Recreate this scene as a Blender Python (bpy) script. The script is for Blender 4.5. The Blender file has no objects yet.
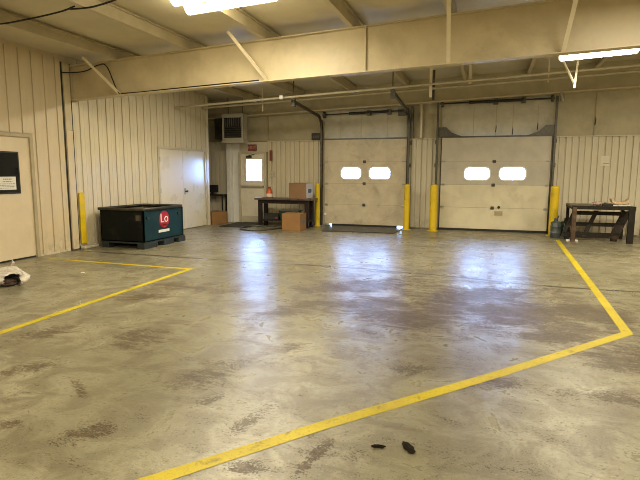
import bpy, bmesh, math, random
from mathutils import Vector, Matrix, noise as mnoise
random.seed(7)
scn = bpy.context.scene
col = scn.collection
PI = math.pi
D = 13.96                                   # inner face of the far wall
zr = lambda x: 3.45 + .046 * x              # underside of the purlins
zb = lambda x: 2.83 + .035 * x              # underside of the steel beam

# ------------------------------------------------------------------ materials
def new_mat(name):
    m = bpy.data.materials.new(name); m.use_nodes = True
    nt = m.node_tree; nt.nodes.clear()
    out = nt.nodes.new('ShaderNodeOutputMaterial')
    return m, nt, out

def N(nt, t, **kw):
    n = nt.nodes.new(t)
    for k, v in kw.items():
        if k in n.inputs.keys(): n.inputs[k].default_value = v
        else: setattr(n, k, v)
    return n

def lk(nt, a, ao, b, bi): nt.links.new(a.outputs[ao], b.inputs[bi])

def mixc(nt, fac, a, b, mode='MIX'):
    n = nt.nodes.new('ShaderNodeMix'); n.data_type = 'RGBA'; n.blend_type = mode
    def put(i, v):
        if hasattr(v, 'is_linked') or hasattr(v, 'links'): nt.links.new(v, n.inputs[i])
        elif isinstance(v, (int, float)): n.inputs[i].default_value = v
        else: n.inputs[i].default_value = (*v, 1) if len(v) == 3 else v
    put(0, fac); put(6, a); put(7, b)
    return n.outputs[2]

def math_n(nt, op, a, b=None, c=None, clamp=False):
    n = nt.nodes.new('ShaderNodeMath'); n.operation = op; n.use_clamp = clamp
    for i, v in enumerate((a, b, c)):
        if v is None: continue
        if isinstance(v, (int, float)): n.inputs[i].default_value = v
        else: nt.links.new(v, n.inputs[i])
    return n.outputs[0]

def mrange(nt, v, a, b, c=0, d=1, smooth=True):
    n = nt.nodes.new('ShaderNodeMapRange'); n.clamp = True
    n.interpolation_type = 'SMOOTHSTEP' if smooth else 'LINEAR'
    nt.links.new(v, n.inputs[0])
    for i, q in zip((1, 2, 3, 4), (a, b, c, d)): n.inputs[i].default_value = q
    return n.outputs[0]

def noise_n(nt, vec, scale, detail=4, rough=.55, dist=0):
    n = nt.nodes.new('ShaderNodeTexNoise')
    n.inputs['Scale'].default_value = scale; n.inputs['Detail'].default_value = detail
    n.inputs['Roughness'].default_value = rough; n.inputs['Distortion'].default_value = dist
    if vec is not None: nt.links.new(vec, n.inputs['Vector'])
    return n.outputs[0]

def mapping(nt, vec, scale=(1, 1, 1), rot=(0, 0, 0), loc=(0, 0, 0)):
    n = nt.nodes.new('ShaderNodeMapping')
    n.inputs['Scale'].default_value = scale; n.inputs['Rotation'].default_value = rot; n.inputs['Location'].default_value = loc
    nt.links.new(vec, n.inputs['Vector']); return n.outputs[0]

def pm(name, c, rough=.5, metal=0, var=.18, scale=6, bump=0, spec=.5, stretch=(1, 1, 1), dirt=None, dirt_amt=.5):
    m, nt, out = new_mat(name)
    b = N(nt, 'ShaderNodeBsdfPrincipled'); b.inputs['Metallic'].default_value = metal
    b.inputs['Specular IOR Level'].default_value = spec
    geo = nt.nodes.new('ShaderNodeNewGeometry')
    v = mapping(nt, geo.outputs['Position'], stretch)
    n1 = noise_n(nt, v, scale, 6, .6)
    f = mrange(nt, n1, .3, .7)
    lo = tuple(q * (1 - var) for q in c); hi = tuple(min(1, q * (1 + var * .6)) for q in c)
    colr = mixc(nt, f, lo, hi)
    if dirt:
        n2 = noise_n(nt, v, scale * .45, 8, .7, .6)
        colr = mixc(nt, math_n(nt, 'MULTIPLY', mrange(nt, n2, .5, .68), dirt_amt), colr, dirt)
    nt.links.new(colr, b.inputs['Base Color'])
    r = mrange(nt, n1, .2, .8, max(.02, rough - .07), min(1, rough + .07))
    nt.links.new(r, b.inputs['Roughness'])
    if bump:
        bp = N(nt, 'ShaderNodeBump'); bp.inputs['Strength'].default_value = bump; bp.inputs['Distance'].default_value = .02
        nt.links.new(noise_n(nt, v, scale * 2, 5), bp.inputs['Height']); lk(nt, bp, 0, b, 'Normal')
    lk(nt, b, 0, out, 0)
    return m

def emis(name, c, s):
    m, nt, out = new_mat(name)
    e = N(nt, 'ShaderNodeEmission'); e.inputs[0].default_value = (*c, 1); e.inputs[1].default_value = s
    lk(nt, e, 0, out, 0); return m

def siding_mat(name, c, rough=.38):
    """painted sheet metal: streaks down the sheet, grime near the floor"""
    m, nt, out = new_mat(name)
    b = N(nt, 'ShaderNodeBsdfPrincipled')
    geo = nt.nodes.new('ShaderNodeNewGeometry')
    st = noise_n(nt, mapping(nt, geo.outputs['Position'], (5, 5, .5)), 1.6, 5, .6)
    c1 = mixc(nt, mrange(nt, st, .3, .7), tuple(q * .95 for q in c), tuple(min(1, q * 1.04) for q in c))
    sep = nt.nodes.new('ShaderNodeSeparateXYZ'); nt.links.new(geo.outputs['Position'], sep.inputs[0])
    low = mrange(nt, sep.outputs[2], .0, .55, 1, 0)
    sp = mrange(nt, noise_n(nt, geo.outputs['Position'], 7, 8, .7), .42, .7)
    c2 = mixc(nt, math_n(nt, 'MULTIPLY', math_n(nt, 'MULTIPLY', low, sp), .6), c1, (.20, .16, .10))
    sp2 = mrange(nt, noise_n(nt, geo.outputs['Position'], 11, 8, .75), .66, .74)
    c3 = mixc(nt, math_n(nt, 'MULTIPLY', sp2, .25), c2, (.22, .18, .11))
    nt.links.new(c3, b.inputs['Base Color']); b.inputs['Roughness'].default_value = rough
    lk(nt, b, 0, out, 0); return m

def glass_mat():
    m, nt, out = new_mat('window_glass')
    t = N(nt, 'ShaderNodeBsdfTransparent'); g = N(nt, 'ShaderNodeBsdfGlossy'); g.inputs['Roughness'].default_value = .05
    f = N(nt, 'ShaderNodeFresnel'); f.inputs[0].default_value = 1.45
    mx = N(nt, 'ShaderNodeMixShader'); lk(nt, f, 0, mx, 0); lk(nt, t, 0, mx, 1); lk(nt, g, 0, mx, 2); lk(nt, mx, 0, out, 0)
    return m

STAINS = [(6.23,2.70,0.20,0.06,1.37),(5.62,3.21,0.30,0.15,1.31),(5.38,2.23,0.14,0.10,1.00),(4.86,2.73,0.17,0.03,-0.68),
 (4.88,2.16,0.06,0.06,1.34),(3.84,5.68,0.58,0.25,-0.03),(3.63,5.06,0.27,0.20,0.92),(4.59,3.70,0.30,0.24,0.81),
 (5.98,3.98,0.10,0.10,0.46),(7.90,5.72,0.62,0.44,0.61),(8.64,5.98,0.40,0.38,-0.25),(7.47,6.43,0.66,0.32,0.65),
 (6.84,5.16,0.35,0.30,0.44),(6.30,5.46,0.42,0.30,0.59),(8.75,4.55,0.40,0.28,-0.3),(8.45,3.74,0.14,0.11,-0.01),
 (7.05,3.80,0.16,0.10,0.72),(7.66,3.74,0.20,0.10,0.55),(6.41,2.19,0.09,0.07,0.57),(5.86,2.86,0.12,0.05,1.25),
 (5.55,5.12,0.55,0.18,1.10),(5.88,6.44,0.71,0.28,0.63),(4.26,2.88,0.20,0.11,1.02),(3.67,3.62,0.27,0.14,1.34),
 (6.73,2.43,0.17,0.03,1.39),(9.30,4.9,0.5,0.35,0.4),(8.3,5.1,.4,.22,.5),(7.2,5.75,.35,.25,.6)]

def floor_mat():
    m, nt, out = new_mat('worn_sealed_concrete')
    b = N(nt, 'ShaderNodeBsdfPrincipled')
    geo = nt.nodes.new('ShaderNodeNewGeometry'); P = geo.outputs['Position']
    sep = nt.nodes.new('ShaderNodeSeparateXYZ'); nt.links.new(P, sep.inputs[0])
    X, Y = sep.outputs[0], sep.outputs[1]
    big = noise_n(nt, P, .55, 5, .6, .4)
    mid = noise_n(nt, P, 3.2, 8, .66, .7)
    fine = noise_n(nt, P, 22, 8, .72)
    streak = noise_n(nt, mapping(nt, P, (1.1, 4.2, 1), (0, 0, -.55)), 1.5, 9, .68, 1.0)
    streak2 = noise_n(nt, mapping(nt, P, (.8, 5.5, 1), (0, 0, -.15)), 1.3, 9, .7, .6)
    grit0 = noise_n(nt, P, 34, 10, .8, .2)
    base = mixc(nt, mrange(nt, big, .35, .68), (.225, .21, .135), (.315, .295, .20))
    base = mixc(nt, math_n(nt, 'MULTIPLY', mrange(nt, mid, .42, .58), .7), base, (.145, .128, .078))
    base = mixc(nt, math_n(nt, 'MULTIPLY', mrange(nt, grit0, .49, .58), .6), base, (.19, .165, .11))
    # hand placed worn patches, broken up by noise
    acc = None
    for (sx, sy, L, W, a) in STAINS:
        ca, sa = math.cos(a), math.sin(a)
        mp = mapping(nt, P, (1 / (L * 1.45), 1 / (W * 1.45), 0), (0, 0, -a),
                     (-(sx * ca + sy * sa) / (L * 1.45), -(-sx * sa + sy * ca) / (W * 1.45), 0))
        mp.node.vector_type = 'POINT'
        # POINT: rotate after scale, so order it as a second node instead
        n = mp.node
        n.inputs['Scale'].default_value = (1, 1, 0); n.inputs['Rotation'].default_value = (0, 0, -a)
        n.inputs['Location'].default_value = (-(sx * ca + sy * sa), -(-sx * sa + sy * ca), 0)
        mp2 = mapping(nt, mp, (1 / (L * 1.5), 1 / (W * 1.5), 1))
        ln = nt.nodes.new('ShaderNodeVectorMath'); ln.operation = 'LENGTH'; nt.links.new(mp2, ln.inputs[0])
        v = mrange(nt, ln.outputs['Value'], .15, 1.25, 1, 0)
        acc = v if acc is None else math_n(nt, 'MAXIMUM', acc, v)
    # general traffic zone in front of the overhead doors
    dx = math_n(nt, 'MULTIPLY', math_n(nt, 'SUBTRACT', X, 7.6), .36)
    dy = math_n(nt, 'MULTIPLY', math_n(nt, 'SUBTRACT', Y, 6.3), .5)
    rr = math_n(nt, 'SQRT', math_n(nt, 'ADD', math_n(nt, 'MULTIPLY', dx, dx), math_n(nt, 'MULTIPLY', dy, dy)))
    zone = mrange(nt, rr, .2, 1.5, .24, 0)
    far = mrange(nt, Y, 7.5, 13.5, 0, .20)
    grit = noise_n(nt, P, 26, 10, .8, .3)
    ragged = math_n(nt, 'ADD', math_n(nt, 'MULTIPLY', streak, .42), math_n(nt, 'MULTIPLY', mid, .30))
    ragged = math_n(nt, 'ADD', ragged, math_n(nt, 'MULTIPLY', grit, .28))
    ragged = math_n(nt, 'MULTIPLY', math_n(nt, 'SUBTRACT', ragged, .5), 3.6)
    grit2 = noise_n(nt, mapping(nt, P, (1, 2.0, 1), (0, 0, -.7)), 14, 12, .9, .5)
    grit3 = noise_n(nt, P, 75, 4, .7)
    ragged = math_n(nt, 'ADD', ragged, math_n(nt, 'MULTIPLY', math_n(nt, 'SUBTRACT', grit2, .5), 2.4))
    ragged = math_n(nt, 'ADD', ragged, math_n(nt, 'MULTIPLY', math_n(nt, 'SUBTRACT', grit3, .5), 2.2))
    s = math_n(nt, 'ADD', math_n(nt, 'MULTIPLY', acc, .54), math_n(nt, 'ADD', zone, far))
    st = mrange(nt, math_n(nt, 'ADD', ragged, s), .31, .45)
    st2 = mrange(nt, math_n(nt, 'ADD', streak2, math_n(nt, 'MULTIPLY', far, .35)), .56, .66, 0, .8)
    brown = mixc(nt, mrange(nt, fine, .35, .65), (.036, .024, .012), (.115, .080, .045))
    c = mixc(nt, math_n(nt, 'MULTIPLY', st, .88), base, brown)
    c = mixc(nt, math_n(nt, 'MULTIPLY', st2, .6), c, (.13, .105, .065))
    # dark round tyre scuffs
    w = nt.nodes.new('ShaderNodeTexWave'); w.wave_type = 'RINGS'; w.rings_direction = 'Z'
    w.inputs['Scale'].default_value = .32; w.inputs['Distortion'].default_value = 3.5; w.inputs['Detail'].default_value = 3; w.inputs['Detail Scale'].default_value = .8
    nt.links.new(mapping(nt, P, (1, 1, 0), (0, 0, 0), (-6.1, -4.2, 0)), w.inputs['Vector'])
    arc = math_n(nt, 'MULTIPLY', mrange(nt, w.outputs['Fac'], .93, .99), mrange(nt, mid, .42, .6, 0, .45))
    c = mixc(nt, arc, c, (.14, .115, .075))
    # saw-cut joint across the floor, and two old cracks
    wob = math_n(nt, 'MULTIPLY', math_n(nt, 'SUBTRACT', noise_n(nt, P, .9, 6, .6), .5), .16)
    jy = math_n(nt, 'ABSOLUTE', math_n(nt, 'SUBTRACT', math_n(nt, 'ADD', Y, wob), math_n(nt, 'ADD', 7.72, math_n(nt, 'MULTIPLY', mrange(nt, X, 5.5, 9, 0, 1), -.42))))
    c = mixc(nt, mrange(nt, jy, .016, .06, .92, 0), c, (.035, .028, .02))
    jy2 = math_n(nt, 'ABSOLUTE', math_n(nt, 'SUBTRACT', math_n(nt, 'ADD', Y, math_n(nt, 'MULTIPLY', wob, 2.5)), 10.6))
    c = mixc(nt, mrange(nt, jy2, .012, .09, .5, 0), c, (.09, .075, .06))
    dots = mrange(nt, noise_n(nt, P, 48, 3, .6), .61, .66)
    dmask = mrange(nt, noise_n(nt, P, 1.4, 5, .6), .42, .62, .15, 1)
    c = mixc(nt, math_n(nt, 'MULTIPLY', math_n(nt, 'MULTIPLY', dots, dmask), .9), c, (.085, .068, .042))
    lite = mrange(nt, noise_n(nt, P, 60, 4, .7), .58, .66, 0, .35)
    c = mixc(nt, lite, c, (.42, .40, .29))
    # oil specks
    spk = mrange(nt, noise_n(nt, P, 13, 2, .5), .735, .77)
    c = mixc(nt, math_n(nt, 'MULTIPLY', spk, .75), c, (.07, .055, .035))
    nt.links.new(c, b.inputs['Base Color'])
    r = math_n(nt, 'ADD', mrange(nt, mid, .3, .7, .26, .38), math_n(nt, 'MULTIPLY', st, .10))
    nt.links.new(r, b.inputs['Roughness']); nt.links.new(mrange(nt, st, 0, 1, .46, .26), b.inputs['Specular IOR Level'])
    bp = N(nt, 'ShaderNodeBump'); bp.inputs['Strength'].default_value = .16; bp.inputs['Distance'].default_value = .02
    h = math_n(nt, 'ADD', math_n(nt, 'MULTIPLY', mid, .22), math_n(nt, 'MULTIPLY', grit3, .55))
    nt.links.new(h, bp.inputs['Height']); lk(nt, bp, 0, b, 'Normal')
    lk(nt, b, 0, out, 0); return m

def line_mat():
    m, nt, out = new_mat('worn_yellow_floor_paint')
    b = N(nt, 'ShaderNodeBsdfPrincipled'); b.inputs['Roughness'].default_value = .5; b.inputs['Specular IOR Level'].default_value = .3
    geo = nt.nodes.new('ShaderNodeNewGeometry'); P = geo.outputs['Position']
    a = noise_n(nt, P, 9, 8, .7, .5); f = noise_n(nt, P, 2.2, 6, .6)
    c = mixc(nt, mrange(nt, f, .3, .7), (.46, .365, .005), (.58, .47, .012))
    c = mixc(nt, mrange(nt, a, .55, .68, 0, .8), c, (.16, .12, .03))
    g = noise_n(nt, P, 55, 5, .8)
    c = mixc(nt, mrange(nt, g, .52, .62, 0, .55), c, (.26, .19, .03))
    nt.links.new(c, b.inputs['Base Color']); lk(nt, b, 0, out, 0); return m

CREAM = (.60, .50, .335)
M = dict(
    floor=floor_mat(), line=line_mat(), glass=glass_mat(),
    siding=siding_mat('cream_siding', (.60, .505, .345)), siding2=siding_mat('cream_siding_far', (.60, .535, .385)),
    siding3=siding_mat('pale_ribbed_siding', (.57, .525, .40)),
    upper=pm('vinyl_faced_insulation', (.44, .40, .27), .55, var=.14, scale=2.5, bump=.15, dirt=(.2, .17, .1), dirt_amt=.25),
    header=pm('grey_header_panel', (.50, .475, .37), .5, var=.14, scale=3, dirt=(.2, .17, .12), dirt_amt=.3),
    ceil=pm('vinyl_ceiling_facing', (.62, .56, .41), .45, var=.1, scale=1.5, bump=.12),
    steel=pm('cream_painted_steel', (.56, .48, .31), .42, var=.10, scale=3, dirt=(.28, .22, .12), dirt_amt=.25),
    purlin=pm('primed_purlin_steel', (.58, .51, .36), .45, var=.10, scale=3),
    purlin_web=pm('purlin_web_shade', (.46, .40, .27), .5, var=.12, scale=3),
    brace=pm('pale_brace_steel', (.74, .66, .48), .4, var=.06),
    door=pm('cream_door_paint', (.66, .56, .39), .36, var=.06, scale=2, dirt=(.4, .32, .2), dirt_amt=.15),
    white_door=pm('white_door_paint', (.70, .65, .52), .30, var=.03, scale=2),
    frame=pm('taupe_frame_paint', (.40, .34, .22), .4, var=.08),
    frame2=pm('beige_frame_paint', (.52, .47, .34), .35, var=.08),
    odoor_grey=pm('dusty_overhead_door_upper', (.50, .465, .385), .42, var=.10, scale=3, dirt=(.34, .28, .19), dirt_amt=.3),
    odoor_tan=pm('dirty_overhead_door', (.54, .475, .345), .42, var=.14, scale=3, dirt=(.26, .20, .12), dirt_amt=.55),
    odoor_cream=pm('cream_overhead_door_lower', (.64, .59, .43), .4, var=.08, scale=3, dirt=(.36, .29, .18), dirt_amt=.3),
    dark=pm('dark_steel', (.035, .035, .033), .45, .4, var=.25),
    track=pm('grimy_track_steel', (.10, .095, .08), .45, .6, var=.3, scale=12),
    black=pm('black_rubber', (.012, .012, .013), .6, var=.3),
    blackglass=pm('dark_window', (.006, .008, .010), .08, var=.2),
    yellow=pm('bollard_yellow', (.66, .47, .012), .38, var=.10, scale=4, dirt=(.16, .11, .03), dirt_amt=.6),
    teal=pm('teal_hopper_paint', (.004, .030, .040), .55, spec=.25, var=.35, scale=4, dirt=(.03, .035, .03), dirt_amt=.5),
    hopper=pm('shaded_hopper_paint', (.004, .006, .005), .7, spec=.15, var=.4, scale=5, dirt=(.03, .03, .025), dirt_amt=.4),  # near-black: shade on the hopper's dark sides put into the colour
    rim=pm('worn_rim_paint', (.022, .021, .016), .5, var=.35, scale=6, dirt=(.12, .10, .06), dirt_amt=.5),
    skid=pm('skid_steel', (.018, .026, .028), .5, var=.3),
    rust=pm('rusty_inside', (.16, .11, .055), .6, var=.35, scale=5),
    red=pm('logo_red', (.34, .012, .03), .4, var=.1),
    white=pm('white_paint', (.75, .74, .70), .4, var=.06),
    paper=pm('paper', (.70, .69, .62), .7, var=.05),
    notice=pm('cream_notice', (.66, .62, .50), .7, var=.05),
    ink=pm('grey_ink', (.16, .16, .16), .7, var=.1),
    card=pm('cardboard', (.20, .112, .052), .75, var=.12, scale=3), card2=pm('orange_cardboard', (.26, .135, .046), .75, var=.12, scale=3),
    tape=pm('packing_tape', (.40, .27, .14), .35, var=.1),
    cardside=pm('lit_card_side', (.62, .63, .72), .5, var=.05), blue=pm('blue_print', (.06, .12, .30), .5, var=.15),  # card side colour carries the bright light falling on plain cardboard
    wood=pm('dark_stained_bench', (.020, .013, .012), .55, spec=.25, var=.35, scale=5, stretch=(1, 6, 1)),
    benchtop=pm('worn_bench_top', (.085, .062, .055), .32, var=.35, scale=5, stretch=(1, 6, 1)),
    steel_dark=pm('dark_brown_steel', (.014, .012, .009), .6, .0, spec=.25, var=.35, scale=7, dirt=(.10, .05, .025), dirt_amt=.6),
    ttop=pm('worn_steel_top', (.10, .09, .065), .45, .2, var=.35, scale=7),
    rustleg=pm('rusty_leg', (.085, .050, .028), .7, .1, var=.5, scale=12),
    orange=pm('orange_plastic', (.50, .085, .03), .35, var=.1), label=pm('pale_label', (.62, .52, .42), .5, var=.15),
    sign=pm('faded_red_sign', (.21, .05, .038), .45, var=.12), signtxt=pm('sign_letters', (.62, .30, .25), .5, var=.1),
    heater=pm('heater_enamel', (.40, .38, .31), .4, var=.1), louvre=pm('heater_louvre', (.085, .085, .085), .4, .3, var=.2),
    fin=pm('heater_fin', (.20, .20, .20), .35, .5, var=.2), metal=pm('brushed_metal', (.45, .43, .38), .35, .8, var=.15),
    tank=pm('blue_grey_tank', (.085, .105, .11), .45, .1, var=.3, scale=9, dirt=(.10, .08, .05), dirt_amt=.4),
    green=pm('dark_green_plastic', (.012, .035, .022), .3, var=.3), tan=pm('tan_plastic', (.56, .38, .22), .5, var=.12),
    pink=pm('pinkish_rag', (.42, .30, .25), .8, var=.25, scale=20), plastic=pm('clear_crumpled_plastic', (.56, .52, .45), .3, var=.2, scale=14, bump=.5),
    wood_trash=pm('dark_cloth', (.05, .028, .02), .8, var=.3), chip=pm('wet_bark', (.012, .009, .005), .8, spec=.1, var=.4, scale=20),
    ground=pm('bright_gravel_yard', (.30, .25, .18), .9, var=.08), shade=pm('shaded_snowbank', (.30, .36, .44), .9, var=.25, scale=1.2),
    plate=pm('dock_plate_steel', (.040, .045, .052), .38, .3, var=.3, scale=6), conduit=pm('galvanised_pipe', (.50, .45, .33), .35, .3, var=.1),
    tube=emis('fluorescent_tube', (1.0, .86, .56), 22),
    tube2=emis('fluorescent_tube_dim', (1.0, .88, .62), 9), pad=pm('white_foot_pad', (.72, .70, .66), .5),
)

# ------------------------------------------------------------------ builders
def wloc(o):
    v = Vector((0, 0, 0))
    while o: v += o.location; o = o.parent
    return v

class MB:
    def __init__(s): s.bm = bmesh.new()
    def box(s, x0, x1, y0, y1, z0, z1, mtx=None):
        vs = [s.bm.verts.new((x, y, z)) for x in (x0, x1) for y in (y0, y1) for z in (z0, z1)]
        if mtx is not None:
            for v in vs: v.co = mtx @ v.co
        for f in ((0, 1, 3, 2), (4, 6, 7, 5), (0, 4, 5, 1), (2, 3, 7, 6), (0, 2, 6, 4), (1, 5, 7, 3)):
            s.bm.faces.new([vs[i] for i in f])
        return s
    def hexa(s, pts):                         # 8 points, order as box
        vs = [s.bm.verts.new(p) for p in pts]
        for f in ((0, 1, 3, 2), (4, 6, 7, 5), (0, 4, 5, 1), (2, 3, 7, 6), (0, 2, 6, 4), (1, 5, 7, 3)):
            s.bm.faces.new([vs[i] for i in f])
        return s
    def bar(s, a, b, w, h, up=(0, 0, 1)):     # rectangular bar from a to b
        a, b = Vector(a), Vector(b); d = (b - a).normalized(); u = Vector(up)
        if abs(d.dot(u)) > .98: u = Vector((0, 1, 0))
        r = d.cross(u).normalized() * w / 2; u2 = r.cross(d).normalized() * h / 2
        return s.hexa([a - r - u2, a - r + u2, a + r - u2, a + r + u2, b - r - u2, b - r + u2, b + r - u2, b + r + u2])
    def tube(s, pts, r, n=10, cap=True):
        pts = [Vector(p) for p in pts]; rings = []
        ref = None
        for i, p in enumerate(pts):
            d = (pts[min(i + 1, len(pts) - 1)] - pts[max(i - 1, 0)]).normalized()
            if ref is None:
                ref = Vector((0, 0, 1)) if abs(d.z) < .9 else Vector((1, 0, 0))
            u = (ref - d * ref.dot(d)).normalized(); ref = u; w = d.cross(u)
            rad = r[i] if isinstance(r, (list, tuple)) else r
            rings.append([s.bm.verts.new(p + (u * math.cos(2 * PI * k / n) + w * math.sin(2 * PI * k / n)) * rad) for k in range(n)])
        for A, B in zip(rings, rings[1:]):
            for k in range(n): s.bm.faces.new((A[k], A[(k + 1) % n], B[(k + 1) % n], B[k]))
        if cap:
            s.bm.faces.new(list(reversed(rings[0]))); s.bm.faces.new(rings[-1])
        return s
    def lathe(s, prof, c, n=24):              # prof: (r, z) bottom to top
        rings = []
        for r, z in prof:
            rings.append([s.bm.verts.new((c[0] + r * math.cos(2 * PI * k / n), c[1] + r * math.sin(2 * PI * k / n), c[2] + z)) for k in range(n)])
        for A, B in zip(rings, rings[1:]):
            for k in range(n): s.bm.faces.new((A[k], A[(k + 1) % n], B[(k + 1) % n], B[k]))
        s.bm.faces.new(list(reversed(rings[0]))); s.bm.faces.new(rings[-1])
        return s
    def poly_prism(s, pts, dvec):             # planar polygon pushed along dvec
        dv = Vector(dvec)
        A = [s.bm.verts.new(p) for p in pts]; B = [s.bm.verts.new(Vector(p) + dv) for p in pts]
        s.bm.faces.new(A); s.bm.faces.new(list(reversed(B))); n = len(A)
        for k in range(n): s.bm.faces.new((A[k], B[k], B[(k + 1) % n], A[(k + 1) % n]))
        return s
    def build(s, name, mat, parent=None, loc=None, local=False, bevel=0, smooth=False, kind=None):
        me = bpy.data.meshes.new(name)
        bmesh.ops.recalc_face_normals(s.bm, faces=s.bm.faces[:])
        base = wloc(parent) if parent else Vector(loc or (0, 0, 0))
        if not local: bmesh.ops.translate(s.bm, verts=s.bm.verts[:], vec=-base)
        s.bm.to_mesh(me); s.bm.free()
        o = bpy.data.objects.new(name, me); col.objects.link(o)
        if parent: o.parent = parent
        else: o.location = base
        if mat: me.materials.append(mat)
        if smooth:
            me.shade_smooth() if hasattr(me, 'shade_smooth') else [setattr(p, 'use_smooth', True) for p in me.polygons]
        if bevel:
            b = o.modifiers.new('bevel', 'BEVEL'); b.width = bevel; b.segments = 2; b.limit_method = 'ANGLE'
        if kind: o['kind'] = kind
        return o

def tag(o, label, cat, group=None):
    o['label'] = label; o['category'] = cat
    if group: o['group'] = group
    return o

def thing(name, label, cat, loc=(0, 0, 0), rz=0, group=None):
    o = bpy.data.objects.new(name, None); col.objects.link(o); o.empty_display_size = .2
    o.location = loc; o.rotation_euler = (0, 0, rz)
    return tag(o, label, cat, group)

def copy_tree(o, parent=None):
    c = o.copy(); col.objects.link(c)
    if parent: c.parent = parent
    for ch in list(o.children): copy_tree(ch, c)
    return c

def loops_mesh(outer, holes, t, to3d):
    """flat plate with holes, thickness t along local z, mapped by to3d(x, y, z)"""
    cu = bpy.data.curves.new('plate', 'CURVE'); cu.dimensions = '2D'; cu.fill_mode = 'BOTH'; cu.extrude = t / 2
    for lp in [outer] + holes:
        sp = cu.splines.new('POLY'); sp.points.add(len(lp) - 1); sp.use_cyclic_u = True
        for q, (x, y) in zip(sp.points, lp): q.co = (x, y, 0, 1)
    ob = bpy.data.objects.new('plate', cu); col.objects.link(ob)
    dg = bpy.context.evaluated_depsgraph_get()
    me = bpy.data.meshes.new_from_object(ob.evaluated_get(dg))
    bpy.data.objects.remove(ob); bpy.data.curves.remove(cu)
    mb = MB(); mb.bm.from_mesh(me); bpy.data.meshes.remove(me)
    bmesh.ops.remove_doubles(mb.bm, verts=mb.bm.verts[:], dist=1e-5)
    for v in mb.bm.verts: v.co = Vector(to3d(v.co.x, v.co.y, v.co.z))
    return mb

def rect(x0, x1, y0, y1): return [(x0, y0), (x1, y0), (x1, y1), (x0, y1)]
def rrect(x0, x1, y0, y1, r, n=6):
    out = []
    for cx, cy, a in ((x1 - r, y0 + r, -PI / 2), (x1 - r, y1 - r, 0), (x0 + r, y1 - r, PI / 2), (x0 + r, y0 + r, PI)):
        for k in range(n + 1):
            t = a + PI / 2 * k / n; out.append((cx + r * math.cos(t), cy + r * math.sin(t)))
    return out

def text_mb(body, size, to3d, ext=.002):
    cu = bpy.data.curves.new('txt', 'FONT'); cu.body = body; cu.size = size; cu.align_x = 'CENTER'; cu.align_y = 'CENTER'; cu.extrude = ext
    ob = bpy.data.objects.new('txt', cu); col.objects.link(ob)
    me = bpy.data.meshes.new_from_object(ob.evaluated_get(bpy.context.evaluated_depsgraph_get()))
    bpy.data.objects.remove(ob); bpy.data.curves.remove(cu)
    mb = MB(); mb.bm.from_mesh(me); bpy.data.meshes.remove(me)
    for v in mb.bm.verts: v.co = Vector(to3d(v.co.x, v.co.y, v.co.z))
    return mb

S = 'structure'
# ------------------------------------------------------------------ floor, ceiling
fl = MB().box(-3, 16.2, -8.2, 14.2, -.2, 0).build('floor', M['floor'], kind=S)
def ribbon(pts, w):
    """flat painted line with mitred corners"""
    mb = MB(); P = [Vector(p) for p in pts]; L, R = [], []
    for i, p in enumerate(P):
        d1 = (p - P[i - 1]).normalized() if i else (P[1] - p).normalized()
        d2 = (P[i + 1] - p).normalized() if i < len(P) - 1 else d1
        n1 = Vector((-d1.y, d1.x)); n2 = Vector((-d2.y, d2.x)); n = (n1 + n2).normalized(); k = w / 2 / max(.3, n.dot(n1))
        L.append(mb.bm.verts.new((*(p + n * k), .002))); R.append(mb.bm.verts.new((*(p - n * k), .002)))
    for i in range(len(P) - 1): mb.bm.faces.new((R[i], R[i + 1], L[i + 1], L[i]))
    return mb
ribbon([(5.2, 1.0), (6.055, 1.97), (6.65, 2.72), (7.7, 3.93), (8.86, 5.34), (8.98, 8.8), (9.10, 12.55)], .095).build('painted_line', M['line'], fl)
ribbon([(3.26, -1.0), (3.26, 3.46), (3.19, 6.80), (.36, 6.83)], .085).build('painted_line', M['line'], fl)

mb = MB(); nx, ny = 150, 60                 # sagging vinyl facing between the purlins
PX = [1.25 + 1.45 * k for k in range(-2, 11)]
grid = []
for i in range(nx + 1):
    x = -3 + 19.2 * i / nx; row = []
    for j in range(ny + 1):
        y = -8.2 + 22.4 * j / ny
        t = ((x - 1.14) / 1.45) % 1
        sag = .045 * math.sin(PI * t) * (1 + .6 * mnoise.noise((x * .5, y * .35, 0)))
        row.append(mb.bm.verts.new((x, y, zr(x) + .2 - sag + .012 * mnoise.noise((x * 2, y * 1.3, 5)))))
    grid.append(row)
for i in range(nx):
    for j in range(ny): mb.bm.faces.new((grid[i][j], grid[i + 1][j], grid[i + 1][j + 1], grid[i][j + 1]))
mb.build('ceiling', M['ceil'], kind=S, smooth=True)

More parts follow.
